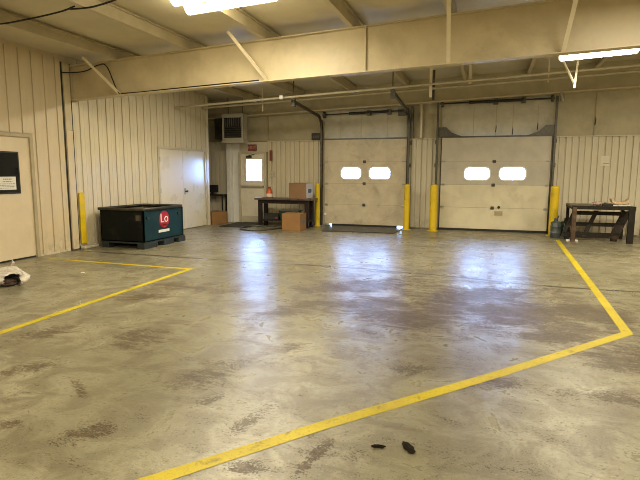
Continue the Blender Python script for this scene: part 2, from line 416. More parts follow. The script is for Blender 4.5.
# ------------------------------------------------------------------ walls
# left wall: flat core with grooved sheet on the room side
MD0, MD1, MDZ = 5.98, 6.93, 2.09            # personnel door opening
DD0, DD1, DDZ = 10.58, 12.68, 2.07          # double door opening
AY = 12.89                                  # end of the left wall, alcove beyond
wl = loops_mesh([(-8.2, 0), (MD0, 0), (MD0, MDZ), (MD1, MDZ), (MD1, 0), (DD0, 0), (DD0, DDZ), (DD1, DDZ), (DD1, 0), (AY, 0), (AY, 3.75), (-8.2, 3.75)], [], .14,
                lambda x, y, z: (-.09 + z, x, y)).build('wall_left', M['siding'], kind=S)
MB().box(-.40, -.20, -8.2, AY - .14, 0, 3.75).build('wall_left_leak_block', M['siding'], kind=S)  # added slab behind the door openings, blocks sky light leaking under the doors
def sheet(a0, a1, z0, z1, prof, pitch, axis, face, mat, name, parent, start=0., flip=1, thick=.02):
    """profiled sheet metal; prof = [(offset, height)] within one pitch; height points into the room"""
    mb = MB(); pts = []
    k = math.floor((a0 - start) / pitch) - 1
    while start + k * pitch < a1 + pitch:
        for off, h in prof:
            a = start + k * pitch + off
            if a0 < a < a1: pts.append((a, h))
        k += 1
    pts = [(a0, pts[0][1])] + pts + [(a1, pts[-1][1])]
    rows = []
    for a, h in pts:
        d = face + flip * h
        P = (lambda z: (d, a, z)) if axis == 'y' else (lambda z: (a, d, z))
        rows.append((mb.bm.verts.new(P(z0)), mb.bm.verts.new(P(z1))))
    for A, B in zip(rows, rows[1:]): mb.bm.faces.new((A[0], B[0], B[1], A[1]))
    return mb.build(name, mat, parent)
groove = [(0, 0), (.004, -.026), (.030, -.026), (.034, 0)]
gl = [(0., 0.), (.003, -.026), (.027, -.026), (.030, 0.), (.125, .0), (.13, .004), (.15, .004), (.155, 0)]
for a0, a1, z0, z1 in ((-8.2, MD0 - .06, 0, 3.55), (MD0 - .06, MD1 + .06, MDZ + .06, 3.55), (MD1 + .06, 7.72, 0, 3.55)):
    sheet(a0, a1, z0, z1, groove, .255, 'y', 0, M['siding'], 'siding_panel', wl, .157)
for a0, a1, z0, z1 in ((7.9, DD0 - .06, .05, 3.6), (DD0 - .06, DD1 + .06, DDZ + .05, 3.6), (DD1 + .06, AY + .004, .05, 3.6)):
    sheet(a0, a1, z0, z1, gl, .245, 'y', 0, M['siding2'], 'siding_panel', wl, .01)
MB().box(-.02, .012, AY - .10, AY + .01, 0, 3.6).build('corner_flashing', M['white_door'], wl)
MB().box(-.02, .02, 8.25, DD0 - .07, 0, .05).build('base_flashing', M['siding3'], wl)
MB().box(-.02, .004, 7.0, 7.72, 0, .03).build('base_flashing', M['siding3'], wl)
# boxed column cover at the beam
MB().box(-.02, .035, 7.735, 7.885, .02, 2.27).build('trim_1', M['siding'], kind=S)
MB().box(-.02, .030, 7.735, 7.885, 2.275, 3.5).build('trim_2', M['steel'], kind=S)
MB().box(-.02, .006, 7.70, 7.735, 0, 3.5).box(-.02, .006, 7.885, 7.935, 0, 3.5).build('trim_3', M['dark'], kind=S)

# far wall with door openings
o3 = [(-3, 0), (.55, 0), (.55, 2.02), (1.23, 2.02), (1.23, 0), (3.24, 0), (3.24, 2.36), (5.36, 2.36), (5.36, 0), (6.46, 0), (6.46, 2.36), (8.9, 2.36), (8.9, 0), (16.2, 0), (16.2, zr(16.2) + .25), (-3, zr(-3) + .25)]
wb = loops_mesh(o3, [], .2, lambda x, y, z: (x, D + .14 + z, y)).build('wall_back', M['upper'], kind=S)
rib = [(0, 0), (.004, -.034), (.036, -.034), (.04, 0), (.145, 0), (.149, -.022), (.169, -.022), (.173, 0)]
for x0, x1, m_ in ((-3, .06, 'siding3'), (1.36, 3.13, 'siding2'), (5.47, 6.33, 'siding3'), (9.05, 16, 'siding3')):
    sheet(x0, x1, .03, 2.39, rib, .29, 'x', D, M[m_], 'siding_panel', wb, .02, -1)
    MB().box(x0, x1, D - .035, D + .05, 2.385, 2.41).build('cap_flashing', M['siding3'], wb)
MB().box(.20, 1.36, D - .012, D + .05, 2.10, 2.39).build('flat_panel', M['siding3'], wb)
MB().box(-3, 3.1, D - .008, D + .05, 2.412, 2.45).build('shadow_channel', M['frame'], wb)
for x0, x1 in ((3.1, 5.42), (6.33, 9.0)):
    MB().box(x0, x1, D + .012, D + .05, 2.42, 3.3).build('header_panel', M['header'], wb)
for x in (1.37, 3.58, 4.16, 4.9, 7.13, 7.68, 8.08, 8.66, 9.94, 11.4, 12.9, -.1):
    z1 = 3.12 + .036 * x if x > 9 or x < 3 else 3.2
    MB().box(x - .008, x + .008, D + .004, D + .05, 2.42, z1).build('seam', M['frame'], wb)
for x, z in ((7.68, 2.62), (8.66, 2.66), (8.08, 2.55), (9.94, 2.75)):     # torn facing at the seams
    MB().poly_prism([(x - .015, D + .0, z - .09), (x + .012, D, z - .08), (x + .018, D, z + .05), (x, D, z + .12), (x - .008, D, z)], (0, .02, 0)).build('torn_seam', M['dark'], wb)
# eave channel along the top of the far wall
x0, x1 = -3, 16
e = lambda x: 3.10 + .036 * x
MB().hexa([(x0, 13.78, e(x0)), (x0, 13.78, zr(x0) + .2), (x0, 13.94, e(x0)), (x0, 13.94, zr(x0) + .2), (x1, 13.78, e(x1)), (x1, 13.78, zr(x1) + .2), (x1, 13.94, e(x1)), (x1, 13.94, zr(x1) + .2)]).build('trim_4', M['upper'], kind=S)
MB().hexa([(x0, 13.70, e(x0) - .02), (x0, 13.70, e(x0) + .015), (x0, 13.95, e(x0) - .02), (x0, 13.95, e(x0) + .015), (x1, 13.70, e(x1) - .02), (x1, 13.70, e(x1) + .015), (x1, 13.95, e(x1) - .02), (x1, 13.95, e(x1) + .015)]).build('trim_5', M['steel'], kind=S)
# white boxed jamb between alcove and exit door
MB().box(.07, .21, D - .16, D + .04, 0, 2.36).build('trim_6', M['white'], kind=S, bevel=.01)
MB().box(.215, .44, D - .03, D + .04, 0, 2.36).build('trim_7', M['white'], kind=S)
# alcove and the unseen sides of the hall
MB().box(-3.15, -3, 12.7, 14.2, 0, 3.75).build('wall_alcove', M['siding3'], kind=S)
MB().box(-3, -.16, AY - .14, AY, 0, 3.75).build('wall_alcove_side', M['siding3'], kind=S)
MB().box(16, 16.2, -8.2, 14.2, 0, 4.4).build('wall_right', M['siding'], kind=S)
MB().box(-3, 16.2, -8.2, -8, 0, 4.4).build('wall_front', M['siding'], kind=S)

# ------------------------------------------------------------------ doors
def hinge(y, z, parent, x=0.02): MB().tube([(x, y, z - .055), (x, y, z + .055)], .012, 8).build('hinge', M['metal'], parent)
d1 = MB().box(-.06, -.012, MD0 + .012, MD1 - .012, .012, MDZ - .012).build('door_1', M['door'], loc=(0, 6.45, 0), kind=S)
f = MB().box(-.10, .022, MD1 - .012, MD1 + .05, 0, MDZ + .05).box(-.10, .022, MD0 - .05, MD0 + .012, 0, MDZ + .05).box(-.10, .022, MD0 + .012, MD1 - .012, MDZ - .012, MDZ + .05)
f.build('door_frame', M['frame'], d1)
MB().box(-.05, -.008, MD0 + .02, MD1 - .02, .004, .03).build('door_sweep', M['black'], d1)
win = MB().box(-.03, .0, 6.19, 6.69, 1.13, 1.83).build('window_frame', M['dark'], d1)
MB().box(-.02, .003, 6.215, 6.668, 1.155, 1.805).build('pane', M['blackglass'], win)
nt_ = MB().box(.003, .006, 6.28, 6.60, 1.20, 1.415).build('notice', M['paper'], win)
mb = MB()
random.seed(3)
for z, y0, y1, h in ((1.375, 6.36, 6.52, .016), (1.335, 6.35, 6.53, .010), (1.298, 6.29, 6.58, .007), (1.275, 6.29, 6.575, .007), (1.25, 6.29, 6.57, .007), (1.228, 6.29, 6.55, .007)):
    y = y0
    while y < y1:
        w = random.uniform(.018, .045); mb.box(.006, .0065, y, min(y + w, y1), z - h / 2, z + h / 2); y += w + .008
mb.build('printed_lines', M['ink'], nt_)

d2 = thing('door_2', '', ''); [d2.__delitem__(k) for k in ('label', 'category')]; d2['kind'] = S; d2.location = (0, 11.63, 0)
mid = 11.60
for y0, y1, hy in ((DD0 + .012, mid - .004, DD0 + .012), (mid + .004, DD1 - .012, DD1 - .012)):
    lf = MB().box(-.055, -.008, y0, y1, .015, DDZ - .012).build('door_leaf', M['white_door'], d2)
    for z in (.28, 1.05, 1.80): hinge(hy, z, lf)
    if y0 > mid:
        k = MB(); k.tube([(-.01, mid + .08, 1.0), (.045, mid + .08, 1.0), (.05, mid + .08, 1.0), (.075, mid + .08, 1.0)], [.016, .016, .03, .024], 12); k.build('knob', M['dark'], lf)
        MB().box(-.01, .0, mid + .04, mid + .12, .92, 1.08).build('lock_plate', M['metal'], lf)
MB().box(-.10, .02, DD0 - .055, DD0 + .012, 0, DDZ + .05).box(-.10, .02, DD1 - .012, DD1 + .055, 0, DDZ + .05).box(-.10, .02, DD0 + .012, DD1 - .012, DDZ - .012, DDZ + .05).build('door_frame', M['frame2'], d2)

# exit door
EX0, EX1, EZ = .56, 1.22, 2.01
gx0, gx1, gz0, gz1 = .665, 1.185, 1.25, 1.88
d3 = loops_mesh(rect(.50, 1.275, .012, 2.055), [rect(gx0, gx1, gz0, gz1)], .045, lambda x, y, z: (x, D - .03 + z, y)).build('door_3', M['white_door'], loc=(.9, D, 0), kind=S)
MB().box(.44, .50, D - .09, D + .04, 0, 2.10).box(1.275, 1.335, D - .09, D + .04, 0, 2.10).box(.50, 1.275, D - .09, D + .04, 2.055, 2.10).build('door_frame', M['frame2'], d3)
wf = loops_mesh(rect(gx0 - .03, gx1 + .03, gz0 - .03, gz1 + .03), [rect(gx0 + .005, gx1 - .005, gz0 + .005, gz1 - .005)], .012, lambda x, y, z: (x, D - .058 + z, y)).build('window_frame', M['white_door'], d3)
MB().box(gx0, gx1, D - .034, D - .028, gz0, gz1).build('pane', M['glass'], wf)
MB().box(.53, 1.25, D - .115, D - .06, 1.06, 1.11).build('push_bar', M['metal'], d3)
MB().box(.70, .86, D - .11, D - .053, 1.93, 1.985).bar((.78, D - .10, 1.99), (.98, D - .12, 2.03), .02, .015).build('door_closer', M['dark'], d3)
MB().box(.50, 1.275, D - .06, D + .04, 0, .014).build('threshold', M['metal'], d3)
MB().box(.51, 1.27, D - .058, D - .05, .016, .2).build('kick_plate', M['frame2'], d3)

# overhead doors: four insulated sections each
def overhead(name, x0, x1, ztop, wins, mats, handle, gap):
    cx = (x0 + x1) / 2
    d = thing(name, '', ''); [d.__delitem__(k) for k in ('label', 'category')]; d['kind'] = S; d.location = (cx, D, 0)
    zs = [.055, .61, 1.20, 1.80, ztop]
    for i in range(4):
        z0, z1 = zs[i] + .003, zs[i + 1] - .003
        holes = [rrect(a, b, 1.335, 1.64, .11) for a, b in wins] if i == 2 else []
        s_ = loops_mesh(rect(x0, x1, z0, z1), holes, .045, lambda x, y, z: (x, D - .055 + z, y)).build('door_section', M[mats[i]], d)
        for k in range(1, 6):                                   # pressed horizontal lines
            z = z0 + (z1 - z0) * k / 6
            if i == 2 and 1.33 < z < 1.68: continue
            MB().box(x0 + .01, x1 - .01, D - .0795, D - .0765, z - .003, z + .003).build('pressed_line', M[mats[i]], s_)
        if i == 2:
            for a, b in wins:
                w_ = loops_mesh(rrect(a - .03, b + .03, 1.305, 1.67, .13), [rrect(a + .004, b - .004, 1.339, 1.636, .105)], .012, lambda x, y, z: (x, D - .083 + z, y)).build('window_frame', M['white'], s_)
                MB().poly_prism([(x, D - .06, z) for x, z in rrect(a + .003, b - .003, 1.338, 1.637, .105)], (0, .006, 0)).build('pane', M['glass'], w_)
        if i:
            MB().box(x0 + .01, x1 - .01, D - .0785, D - .07, z0 - .007, z0 + .003).build('section_joint', M['frame'], d)
            for hx in (cx, x0 + .06, x1 - .06):
                MB().box(hx - .04, hx + .04, D - .088, D - .07, z0 - .045, z0 + .035).tube([(hx - .045, D - .09, z0 - .004), (hx + .045, D - .09, z0 - .004)], .012, 8).build('hinge', M['track'] if hx == cx else M['metal'], d)
    MB().box(x0 + gap, x1 - gap, D - .075, D - .03, -.002, .06).build('bottom_seal', M['black'], d)
    MB().box(x0 - .03, x1 + .03, D - .09, D - .02, ztop, ztop + .035).build('top_seal', M['track'], d)
    for a, b in ((x0 - .02, x0 + .11), (x1 - .11, x1 + .02)): MB().box(a, b, D - .03, D + .05, .06 if gap > .1 else 0, ztop).build('door_jamb', M['track'], d)
    if handle:
        MB().box(cx + .06, cx + .26, D - .094, D - .076, .42, .53).box(cx + .08, cx + .24, D - .11, D - .094, .47, .50).build('lift_handle', M['frame'], d)
        MB().tube([(cx + .16, D - .11, .63), (cx + .16, D - .07, .63)], .035, 12).build('lock', M['dark'], d)
    else:
        MB().box(x0 - .0, x0 + .06, D - .1, D - .07, .3, .36).build('roller_bracket', M['white'], d)
    return d
overhead('door_4', 3.14, 5.44, 2.41, ((3.63, 4.19), (4.43, 5.01)), ('odoor_tan', 'odoor_tan', 'odoor_tan', 'odoor_tan'), False, .22)
overhead('door_5', 6.36, 9.0, 2.41, ((6.96, 7.58), (7.82, 8.44)), ('odoor_cream', 'odoor_cream', 'odoor_grey', 'odoor_grey'), True, -.01)

# tracks
def track(x, ztop, pts, label, side, wing=None):
    t = thing('door_track', label, 'door track', (x, D - .1, 0), group=None)
    MB().box(x - .025, x + .025, D - .17, D - .09, .02, ztop).build('vertical_rail', M['track'], t)
    for z in (.5, 1.1, 1.7, 2.3):
        MB().box(x - .05 if side < 0 else x - .01, x + .01 if side < 0 else x + .05, D - .12, D - .01, z - .05, z + .05).build('bracket', M['track'], t)
    if pts:
        mbx = MB()
        for a, b in zip(pts, pts[1:]): mbx.bar(a, b, .05, .07)
        mbx.build('curved_rail', M['track'], t)
    if wing:
        MB().poly_prism([(x, D - .12, 2.44), (x + wing * .62, D - .12, 2.44), (x + wing * .36, D - .12, 2.54), (x + wing * .22, D - .12, 2.68), (x, D - .12, 2.68)], (0, .03, 0)).build('corner_gusset', M['track'], t)
    return t
def arc_pts(x, zt, y_end, z_end, r=.38):
    p = [(x, D - .13, zt - r)]
    for k in range(1, 7):
        a = PI / 2 * k / 6 * .78
        p.append((x, D - .13 - r * (1 - math.cos(a)), zt - r + r * math.sin(a)))
    p.append((x, y_end, z_end)); return p
track(3.06, 2.95, arc_pts(3.06, 3.06, 11.7, 3.17), 'dark steel track on the left edge of the tan overhead door, rising toward the ceiling', -1)
track(5.50, 2.95, arc_pts(5.50, 3.10, 11.4, 3.24), 'dark steel track on the right edge of the tan overhead door, rising toward the ceiling', 1)
track(6.24, 3.36, None, 'straight dark track on the left edge of the cream overhead door', -1, 1)
track(9.06, 3.36, None, 'straight dark track on the right edge of the cream overhead door', 1, -1)
# torsion shafts
def shaft(x0, x1, z0, z1, sp, label):
    t = thing('torsion_shaft', label, 'door shaft', ((x0 + x1) / 2, D - .14, z0))
    zz = lambda x: z0 + (z1 - z0) * (x - x0) / (x1 - x0)
    MB().tube([(x0 + .03, D - .14, z0), (x1 - .03, D - .14, z1)], .018, 10).build('rod', M['dark'], t)
    MB().tube([(sp[0], D - .14, zz(sp[0])), (sp[1], D - .14, zz(sp[1]))], .035, 12).build('spring', M['black'], t)
    for x in (x0 + .09, x1 - .09):
        MB().tube([(x - .03, D - .14, zz(x)), (x + .03, D - .14, zz(x))], .085, 16).build('cable_drum', M['track'], t)
    xm = (sp[0] + sp[1]) / 2
    for x in (xm, sp[1]):
        MB().box(x - .05, x + .05, D - .16, D - .0, zz(x) - .07, zz(x) + .06).build('center_bracket', M['track'], t)
shaft(3.06, 5.48, 3.09, 3.14, (3.85, 4.95), 'dark torsion spring shaft above the tan overhead door')
shaft(6.26, 9.04, 3.27, 3.31, (7.0, 8.3), 'dark torsion spring shaft above the cream overhead door')
t = thing('door_bracket', 'dark steel bracket cluster above the right track of the tan overhead door', 'bracket', (5.35, D, 2.95))
MB().box(5.18, 5.46, D - .05, D - .0, 3.02, 3.2).build('plate', M['track'], t)
MB().box(5.53, 5.60, D - .10, D - .0, 2.42, 3.24).build('back_angle', M['track'], t)

# ------------------------------------------------------------------ roof steel
YB = 7.95
t = thing('steel_beam', 'deep cream steel roof beam crossing the hall below the ceiling', 'beam', (0, YB, 0))
def slab(y0, y1, za, zc, xa=0.06, xb=16):
    return MB().hexa([(xa, y0, za(xa)), (xa, y0, zc(xa)), (xa, y1, za(xa)), (xa, y1, zc(xa)), (xb, y0, za(xb)), (xb, y0, zc(xb)), (xb, y1, za(xb)), (xb, y1, zc(xb))])
slab(YB - .007, YB + .007, lambda x: zb(x) + .016, lambda x: zr(x) - .016, .03).build('web', M['steel'], t)
slab(YB - .09, YB + .09, zb, lambda x: zb(x) + .016).build('bottom_flange', M['steel'], t)
slab(YB - .09, YB + .09, lambda x: zr(x) - .016, zr).build('top_flange', M['steel'], t)
for x in (5.67, 11.5): MB().box(x - .012, x + .012, YB - .05, YB + .085, zb(x) + .016, zr(x) - .016).build('stiffener', M['steel'], t)
MB().box(.012, .05, YB - .05, YB + .09, zb(.1) - .02, zr(0)).build('end_plate', M['frame'], t)
names = ['first', 'second', 'third', 'fourth', 'fifth', 'sixth', 'seventh', 'eighth', 'ninth', 'tenth']
for k in range(0, 10):
    x = 1.14 + 1.45 * k; z = zr(x)
    t = thing('roof_purlin', '%s steel ceiling purlin counted from the left wall' % names[k], 'purlin', (x, 3, z), 0, 'ceiling purlins')
    MB().box(x - .004, x + .004, -8, 13.77, z, z + .215).build('web', M['purlin_web'], t)
    MB().box(x - .075, x - .004, -8, 13.77, z, z + .008).box(x - .075, x - .069, -8, 13.77, z + .008, z + .025).build('bottom_flange', M['purlin'], t)
    MB().box(x + .004, x + .05, -8, 13.77, z + .15, z + .156).build('top_flange', M['purlin_web'], t)
# flange braces from the beam's bottom flange up to the purlins
def brace(x, x2, y2, lab):
    o = MB().bar((x, YB - .075, zb(x) + .02), (x2, y2, zr(x2) + .02), .014, .055, (1, 0, 0)).build('flange_brace', M['brace'], loc=(x, YB - .1, zb(x)))
    o.data.materials[0] = M['brace']; tag(o, lab, 'brace', 'flange braces on the beam')
brace(1.16, .66, 7.55, 'thin diagonal brace at the left end of the beam, beside a black cable')
brace(4.04, 3.66, 7.3, 'long pale diagonal brace on the beam under the large ceiling light')
brace(6.92, 6.95, 7.2, 'nearly upright pale brace on the beam above the gap between overhead doors')
brace(8.44, 8.52, 7.3, 'pale brace on the beam just left of the slim ceiling light')

# sprinkler / conduit pipes
pa = lambda x: 3.10 + .042 * x
pb = lambda x: 3.24 + .038 * x
o = MB().tube([(0.0, 11.3, pa(0)), (15.95, 11.3, pa(15.95))], .026, 12).build('sprinkler_pipe', M['conduit'], loc=(0, 11.3, 3.1)); tag(o, 'upper cream sprinkler pipe running behind the beam, starting at the left wall', 'pipe')
o = MB().tube([(-2.9, 12.6, pb(-2.9)), (15.95, 12.6, pb(15.95))], .028, 12).build('sprinkler_pipe', M['conduit'], loc=(0, 12.6, 3.2)); tag(o, 'lower cream sprinkler pipe nearer the overhead doors, starting over the alcove', 'pipe')
def hanger(x, y, z0, z1, w, lab):
    t = thing('pipe_hanger', lab, 'hanger', (x, y, z1))
    MB().box(x - w / 2, x + w / 2, y - .012, y + .012, z0, z1).build('strap', M['brace'], t)
    MB().box(x - .05, x + .05, y - .03, y + .03, z1 - .012, z1).build('foot', M['brace'], t)
hanger(1.80, 12.655, 3.10, zr(1.8) + .17, .03, 'pale pipe hanger strap near the wall heater')
hanger(8.72, 12.655, 3.50, zr(8.72) + .17, .03, 'pale hanger strap above the right half of the cream overhead door')
hanger(7.10, 11.355, 3.34, zr(7.1) + .17, .06, 'wide pale hanger above the left half of the cream overhead door')
hanger(6.30, 11.355, 3.10, zr(6.3) + .17, .06, 'wide pale hanger above the gap between the overhead doors')
t = thing('pipe_fitting', 'round white fitting on the upper pipe above the workbench', 'pipe fitting', (2.92, 11.24, pa(2.92)))
MB().lathe([(.01, -.05), (.045, -.045), (.055, 0), (.045, .04), (.015, .05)], (2.92, 11.226, pa(2.92)), 14).build('head', M['white'], t, smooth=True)
t = thing('track_hanger', 'dark hanger block holding the right track of the tan overhead door', 'hanger', (5.48, 11.35, 3.2))
MB().box(5.44, 5.54, 11.34, 11.398, 3.10, 3.30).build('block', M['track'], t); MB().box(5.475, 5.495, 11.36, 11.38, 3.3, zr(5.48) + .17).build('rod', M['track'], t)
t = thing('track_hanger', 'dark hanger block holding the left track of the tan overhead door', 'hanger', (3.06, 11.65, 3.1))
MB().box(3.02, 3.10, 11.60, 11.695, 3.06, 3.24).build('block', M['track'], t); MB().box(3.05, 3.07, 11.65, 11.67, 3.24, zr(3.06) + .17).build('rod', M['track'], t)
t = thing('track_hanger', 'dark upright hanger angle beside the left track of the cream overhead door', 'hanger', (6.4, 12.6, 3.2))
MB().box(6.19, 6.25, 12.67, 12.73, 3.22, zr(6.2) + .19).build('angle', M['track'], t)
t = thing('v_hanger', 'pale V shaped pair of struts hanging below the slim ceiling light', 'strut', (8.96, 10.5, 3.1))
MB().bar((8.52, 10.2, zr(8.5) + .02), (8.95, 10.5, 3.13), .035, .02).build('strut', M['brace'], t)
MB().bar((9.03, 10.5, zr(9) + .15), (8.96, 10.5, 3.04), .035, .02).build('strut', M['brace'], t)
t = thing('conduit_elbow', 'pale grey pipe elbow at the top right corner of the cream overhead door', 'pipe fitting', (9.15, 12.9, 3.3))
MB().tube([(9.13, 13.68, 3.42), (9.13, 13.66, 3.36), (9.15, 13.66, 3.25)], .04, 12).build('elbow', M['metal'], t)
MB().tube([(9.15, 13.66, 3.27), (9.15, 13.66, 3.21)], .055, 12).build('collar', M['metal'], t)
o = MB().tube([(5.80, D - .06, 2.41), (5.80, D - .06, 3.30)], .05, 14).build('conduit', M['conduit'], loc=(5.8, D - .06, 2.41)); tag(o, 'thick upright cream pipe between the two overhead doors, above the siding', 'pipe')

# cables
def cable(pts, r, label, m='black', sm=6):
    P = [Vector(p) for p in pts]; out = []
    for i in range(len(P) - 1):
        p0, p1, p2, p3 = P[max(i - 1, 0)], P[i], P[i + 1], P[min(i + 2, len(P) - 1)]
        for k in range(sm):
            u = k / sm
            out.append(.5 * ((2 * p1) + (p2 - p0) * u + (2 * p0 - 5 * p1 + 4 * p2 - p3) * u * u + (3 * p1 - p0 - 3 * p2 + p3) * u ** 3))
    out.append(P[-1])
    return tag(MB().tube(out, r, 6).build('cable', M[m], loc=P[0], smooth=True), label, 'cable')
cable([(.03, 7.69, 3.30), (.2, 7.8, 3.31), (.45, 7.84, 3.33), (.74, 7.85, 3.42), (.92, 7.85, 3.38), (1.13, 7.85, 2.95), (1.3, 7.88, zb(1.3) + .03), (2.5, 7.88, zb(2.5) + .03), (3.9, 7.88, zb(3.9) + .03)], .011, 'black cable looping down the left end of the beam beside a brace')
zc = lambda x: zr(x) + .03
cable([(.03, 5.3, 3.47), (.2, 5.3, zc(.2)), (1.08, 5.5, zc(1.08) - .05), (1.55, 5.55, zc(1.5) - .04), (2.06, 5.65, zc(2.06) + .02), (2.25, 5.72, zr(2.2) + .12)], .012, 'black cable slung under the ceiling at the upper left corner of the photo')
cable([(2.3, 5.58, zc(2.3)), (2.75, 5.5, zc(2.7) - .05), (3.2, 5.5, zc(3.2)), (3.6, 5.4, zc(3.6) + .02)], .012, 'black cable slung under the ceiling just left of the large light')

# ------------------------------------------------------------------ ceiling lights
def fixture(name, x0, x1, y0, y1, z, label, tubes, tm):
    cx, cy = (x0 + x1) / 2, (y0 + y1) / 2
    t = thing(name, label, 'ceiling light', (cx, cy, z))
    dz = lambda x: .045 * (x - cx)
    MB().hexa([(x0, y0 + .04, z + .03 + dz(x0)), (x0, y0 + .06, z + .09 + dz(x0)), (x0, y1 - .04, z + .03 + dz(x0)), (x0, y1 - .06, z + .09 + dz(x0)),
               (x1, y0 + .04, z + .03 + dz(x1)), (x1, y0 + .06, z + .09 + dz(x1)), (x1, y1 - .04, z + .03 + dz(x1)), (x1, y1 - .06, z + .09 + dz(x1))]).build('housing', M['white'], t)
    for x in (x0 + .2, x1 - .2): MB().box(x - .015, x + .015, cy - .015, cy + .015, z + .06, zr(x) + .15).build('stem', M['white'], t)
    for y, r in tubes:
        MB().tube([(x0, y, z + dz(x0)), (x0 + .03, y, z + dz(x0)), (x1 - .03, y, z + dz(x1)), (x1, y, z + dz(x1))], [r * .4, r, r, r * .4], 14).build('lens', tm, t, smooth=True)
    return t
fixture('fluorescent_fixture', 3.63, 4.94, 5.72, 6.36, 3.70, 'large bright fluorescent fixture at the top edge of the photo', ((5.88, .085), (6.20, .10)), M['tube'])
fixture('fluorescent_fixture', 8.58, 9.74, 9.45, 9.75, 3.43, 'slim bright fluorescent fixture at the upper right, behind the beam', ((9.6, .055),), M['tube2'])

# ------------------------------------------------------------------ wall fittings
t = thing('unit_heater', 'boxy grey unit heater hung high beside the exit door', 'heater', (.5, 13.5, 2.33))
x0, x1, y0, y1, z0, z1 = .20, .86, 13.36, 13.66, 2.40, 3.16
loops_mesh(rect(x0, x1, z0, z1), [rect(x0 + .05, x1 - .05, z0 + .08, z1 - .11)], .04, lambda x, y, z: (x, y0 + .02 + z, y)).build('front_frame', M['heater'], t)
MB().box(x0 + .01, x1 - .01, y0 + .06, y1, z0 + .01, z1 - .01).build('cabinet', M['heater'], t)
MB().box(x0 + .04, x1 - .04, y0 + .05, y0 + .06, z0 + .07, z1 - .10).build('core', M['dark'], t)
for k in range(8):
    x = x0 + .085 + k * .07; MB().box(x - .008, x + .008, y0 + .015, y0 + .04, z0 + .40, z1 - .13).build('fin', M['fin'], t)
for k in range(5):
    z = z0 + .12 + k * .06; MB().hexa([(x0 + .06, y0 + .005, z), (x0 + .06, y0 + .005, z + .012), (x0 + .06, y0 + .05, z + .03), (x0 + .06, y0 + .05, z + .042), (x1 - .06, y0 + .005, z), (x1 - .06, y0 + .005, z + .012), (x1 - .06, y0 + .05, z + .03), (x1 - .06, y0 + .05, z + .042)]).build('louvre', M['louvre'], t)
MB().box(x0 - .01, x1 + .03, y0 - .03, y1, z0 - .06, z0).build('bottom_tray', M['heater'], t)
for x in (x0 + .1, x1 - .1): MB().tube([(x, 13.55, z1 - .01), (x, 13.55, zr(x) + .16)], .012, 8).build('hanger_rod', M['track'], t)
MB().box(-.10, .14, 13.45, 13.75, 2.46, 3.05).build('blower_housing', M['dark'], t)

t = thing('exit_sign', 'small faded red exit sign above the exit door', 'sign', (.88, D - .05, 2.12))
MB().box(.745, 1.01, D - .07, D - .012, 2.13, 2.315).build('plate', M['sign'], t, bevel=.006)
text_mb('EXIT', .135, lambda x, y, z: (.878 + x, D - .072 - z, 2.222 + y)).build('lettering', M['signtxt'], t)
o = MB().box(1.43, 1.515, D - .04, D - .028, 1.84, 2.14).build('safety_sign', M['sign'], loc=(1.47, D - .03, 1.84)); tag(o, 'narrow upright red sign on the wall right of the exit door', 'sign')
t = thing('light_switch', 'beige switch plate on the wall above the orange jug', 'switch', (1.5, D, 1.4))
MB().box(1.44, 1.58, D - .035, D - .02, 1.37, 1.53).build('plate', M['frame2'], t, bevel=.004)
for x in (1.48, 1.53): MB().box(x, x + .018, D - .045, D - .035, 1.43, 1.47).build('toggle', M['frame'], t)
t = thing('opener_box', 'small black box on the siding ledge left of the tan overhead door', 'electrical box', (2.9, 13.8, 2.41))
MB().box(2.76, 3.02, 13.83, 13.95, 2.411, 2.60).build('case', M['dark'], t, bevel=.008)
for k in range(3): MB().box(2.80 + k * .07, 2.845 + k * .07, 13.825, 13.832, 2.46, 2.53).build('vent', M['track'], t)
t = thing('wall_notice', 'single white paper taped to the right wall above the steel table', 'paper', (10.2, D, 1.7))
MB().box(10.12, 10.30, D - .006, D - .002, 1.68, 1.92).build('sheet', M['notice'], t)
mb = MB()
for k in range(6): mb.bar((10.17 + k * .022, D - .007, 1.735 + .012 * (k % 2)), (10.19 + k * .022, D - .007, 1.75 - .012 * (k % 2)), .004, .008)
mb.build('handwriting', M['ink'], t)

# ------------------------------------------------------------------ bollards
def bollard():
    t = thing('bollard', '', 'bollard', (0, 0, 0), group='yellow bollards by the overhead doors')
    MB().lathe([(.085, 0), (.085, 1.16), (.078, 1.185), (.05, 1.205), (.01, 1.21)], (0, 0, .0), 20).build('post', M['yellow'], t, local=True, smooth=False)
    MB().lathe([(.13, 0), (.13, .012), (.10, .02)], (0, 0, .0), 20).build('base_plate', M['yellow'], t, local=True)
    return t
B0 = bollard()
for i, (x, y, s, lb) in enumerate(((3.02, 13.62, .8, 'thin yellow bollard between the workbench and the tan overhead door'), (5.53, 13.56, .92, 'yellow bollard at the right edge of the tan overhead door'),
                                   (6.23, 13.50, 1.12, 'yellow bollard at the left edge of the cream overhead door'), (9.09, 13.42, 1.18, 'yellow bollard at the right edge of the cream overhead door, behind the grey canister'))):
    b = B0 if i == 0 else copy_tree(B0)
    b.location = (x, y, 0); b.scale = (s, s, 1); b['label'] = lb
t = thing('corner_guard', 'yellow upright guard on the left wall beside the dark hopper', 'guard', (.06, 8.02, 0))
MB().box(.012, .05, 7.945, 8.08, .10, 1.10).build('guard', M['yellow'], t, bevel=.01)
MB().box(.012, .14, 7.92, 8.30, 0, .06).build('concrete_curb', M['siding3'], t, bevel=.02)

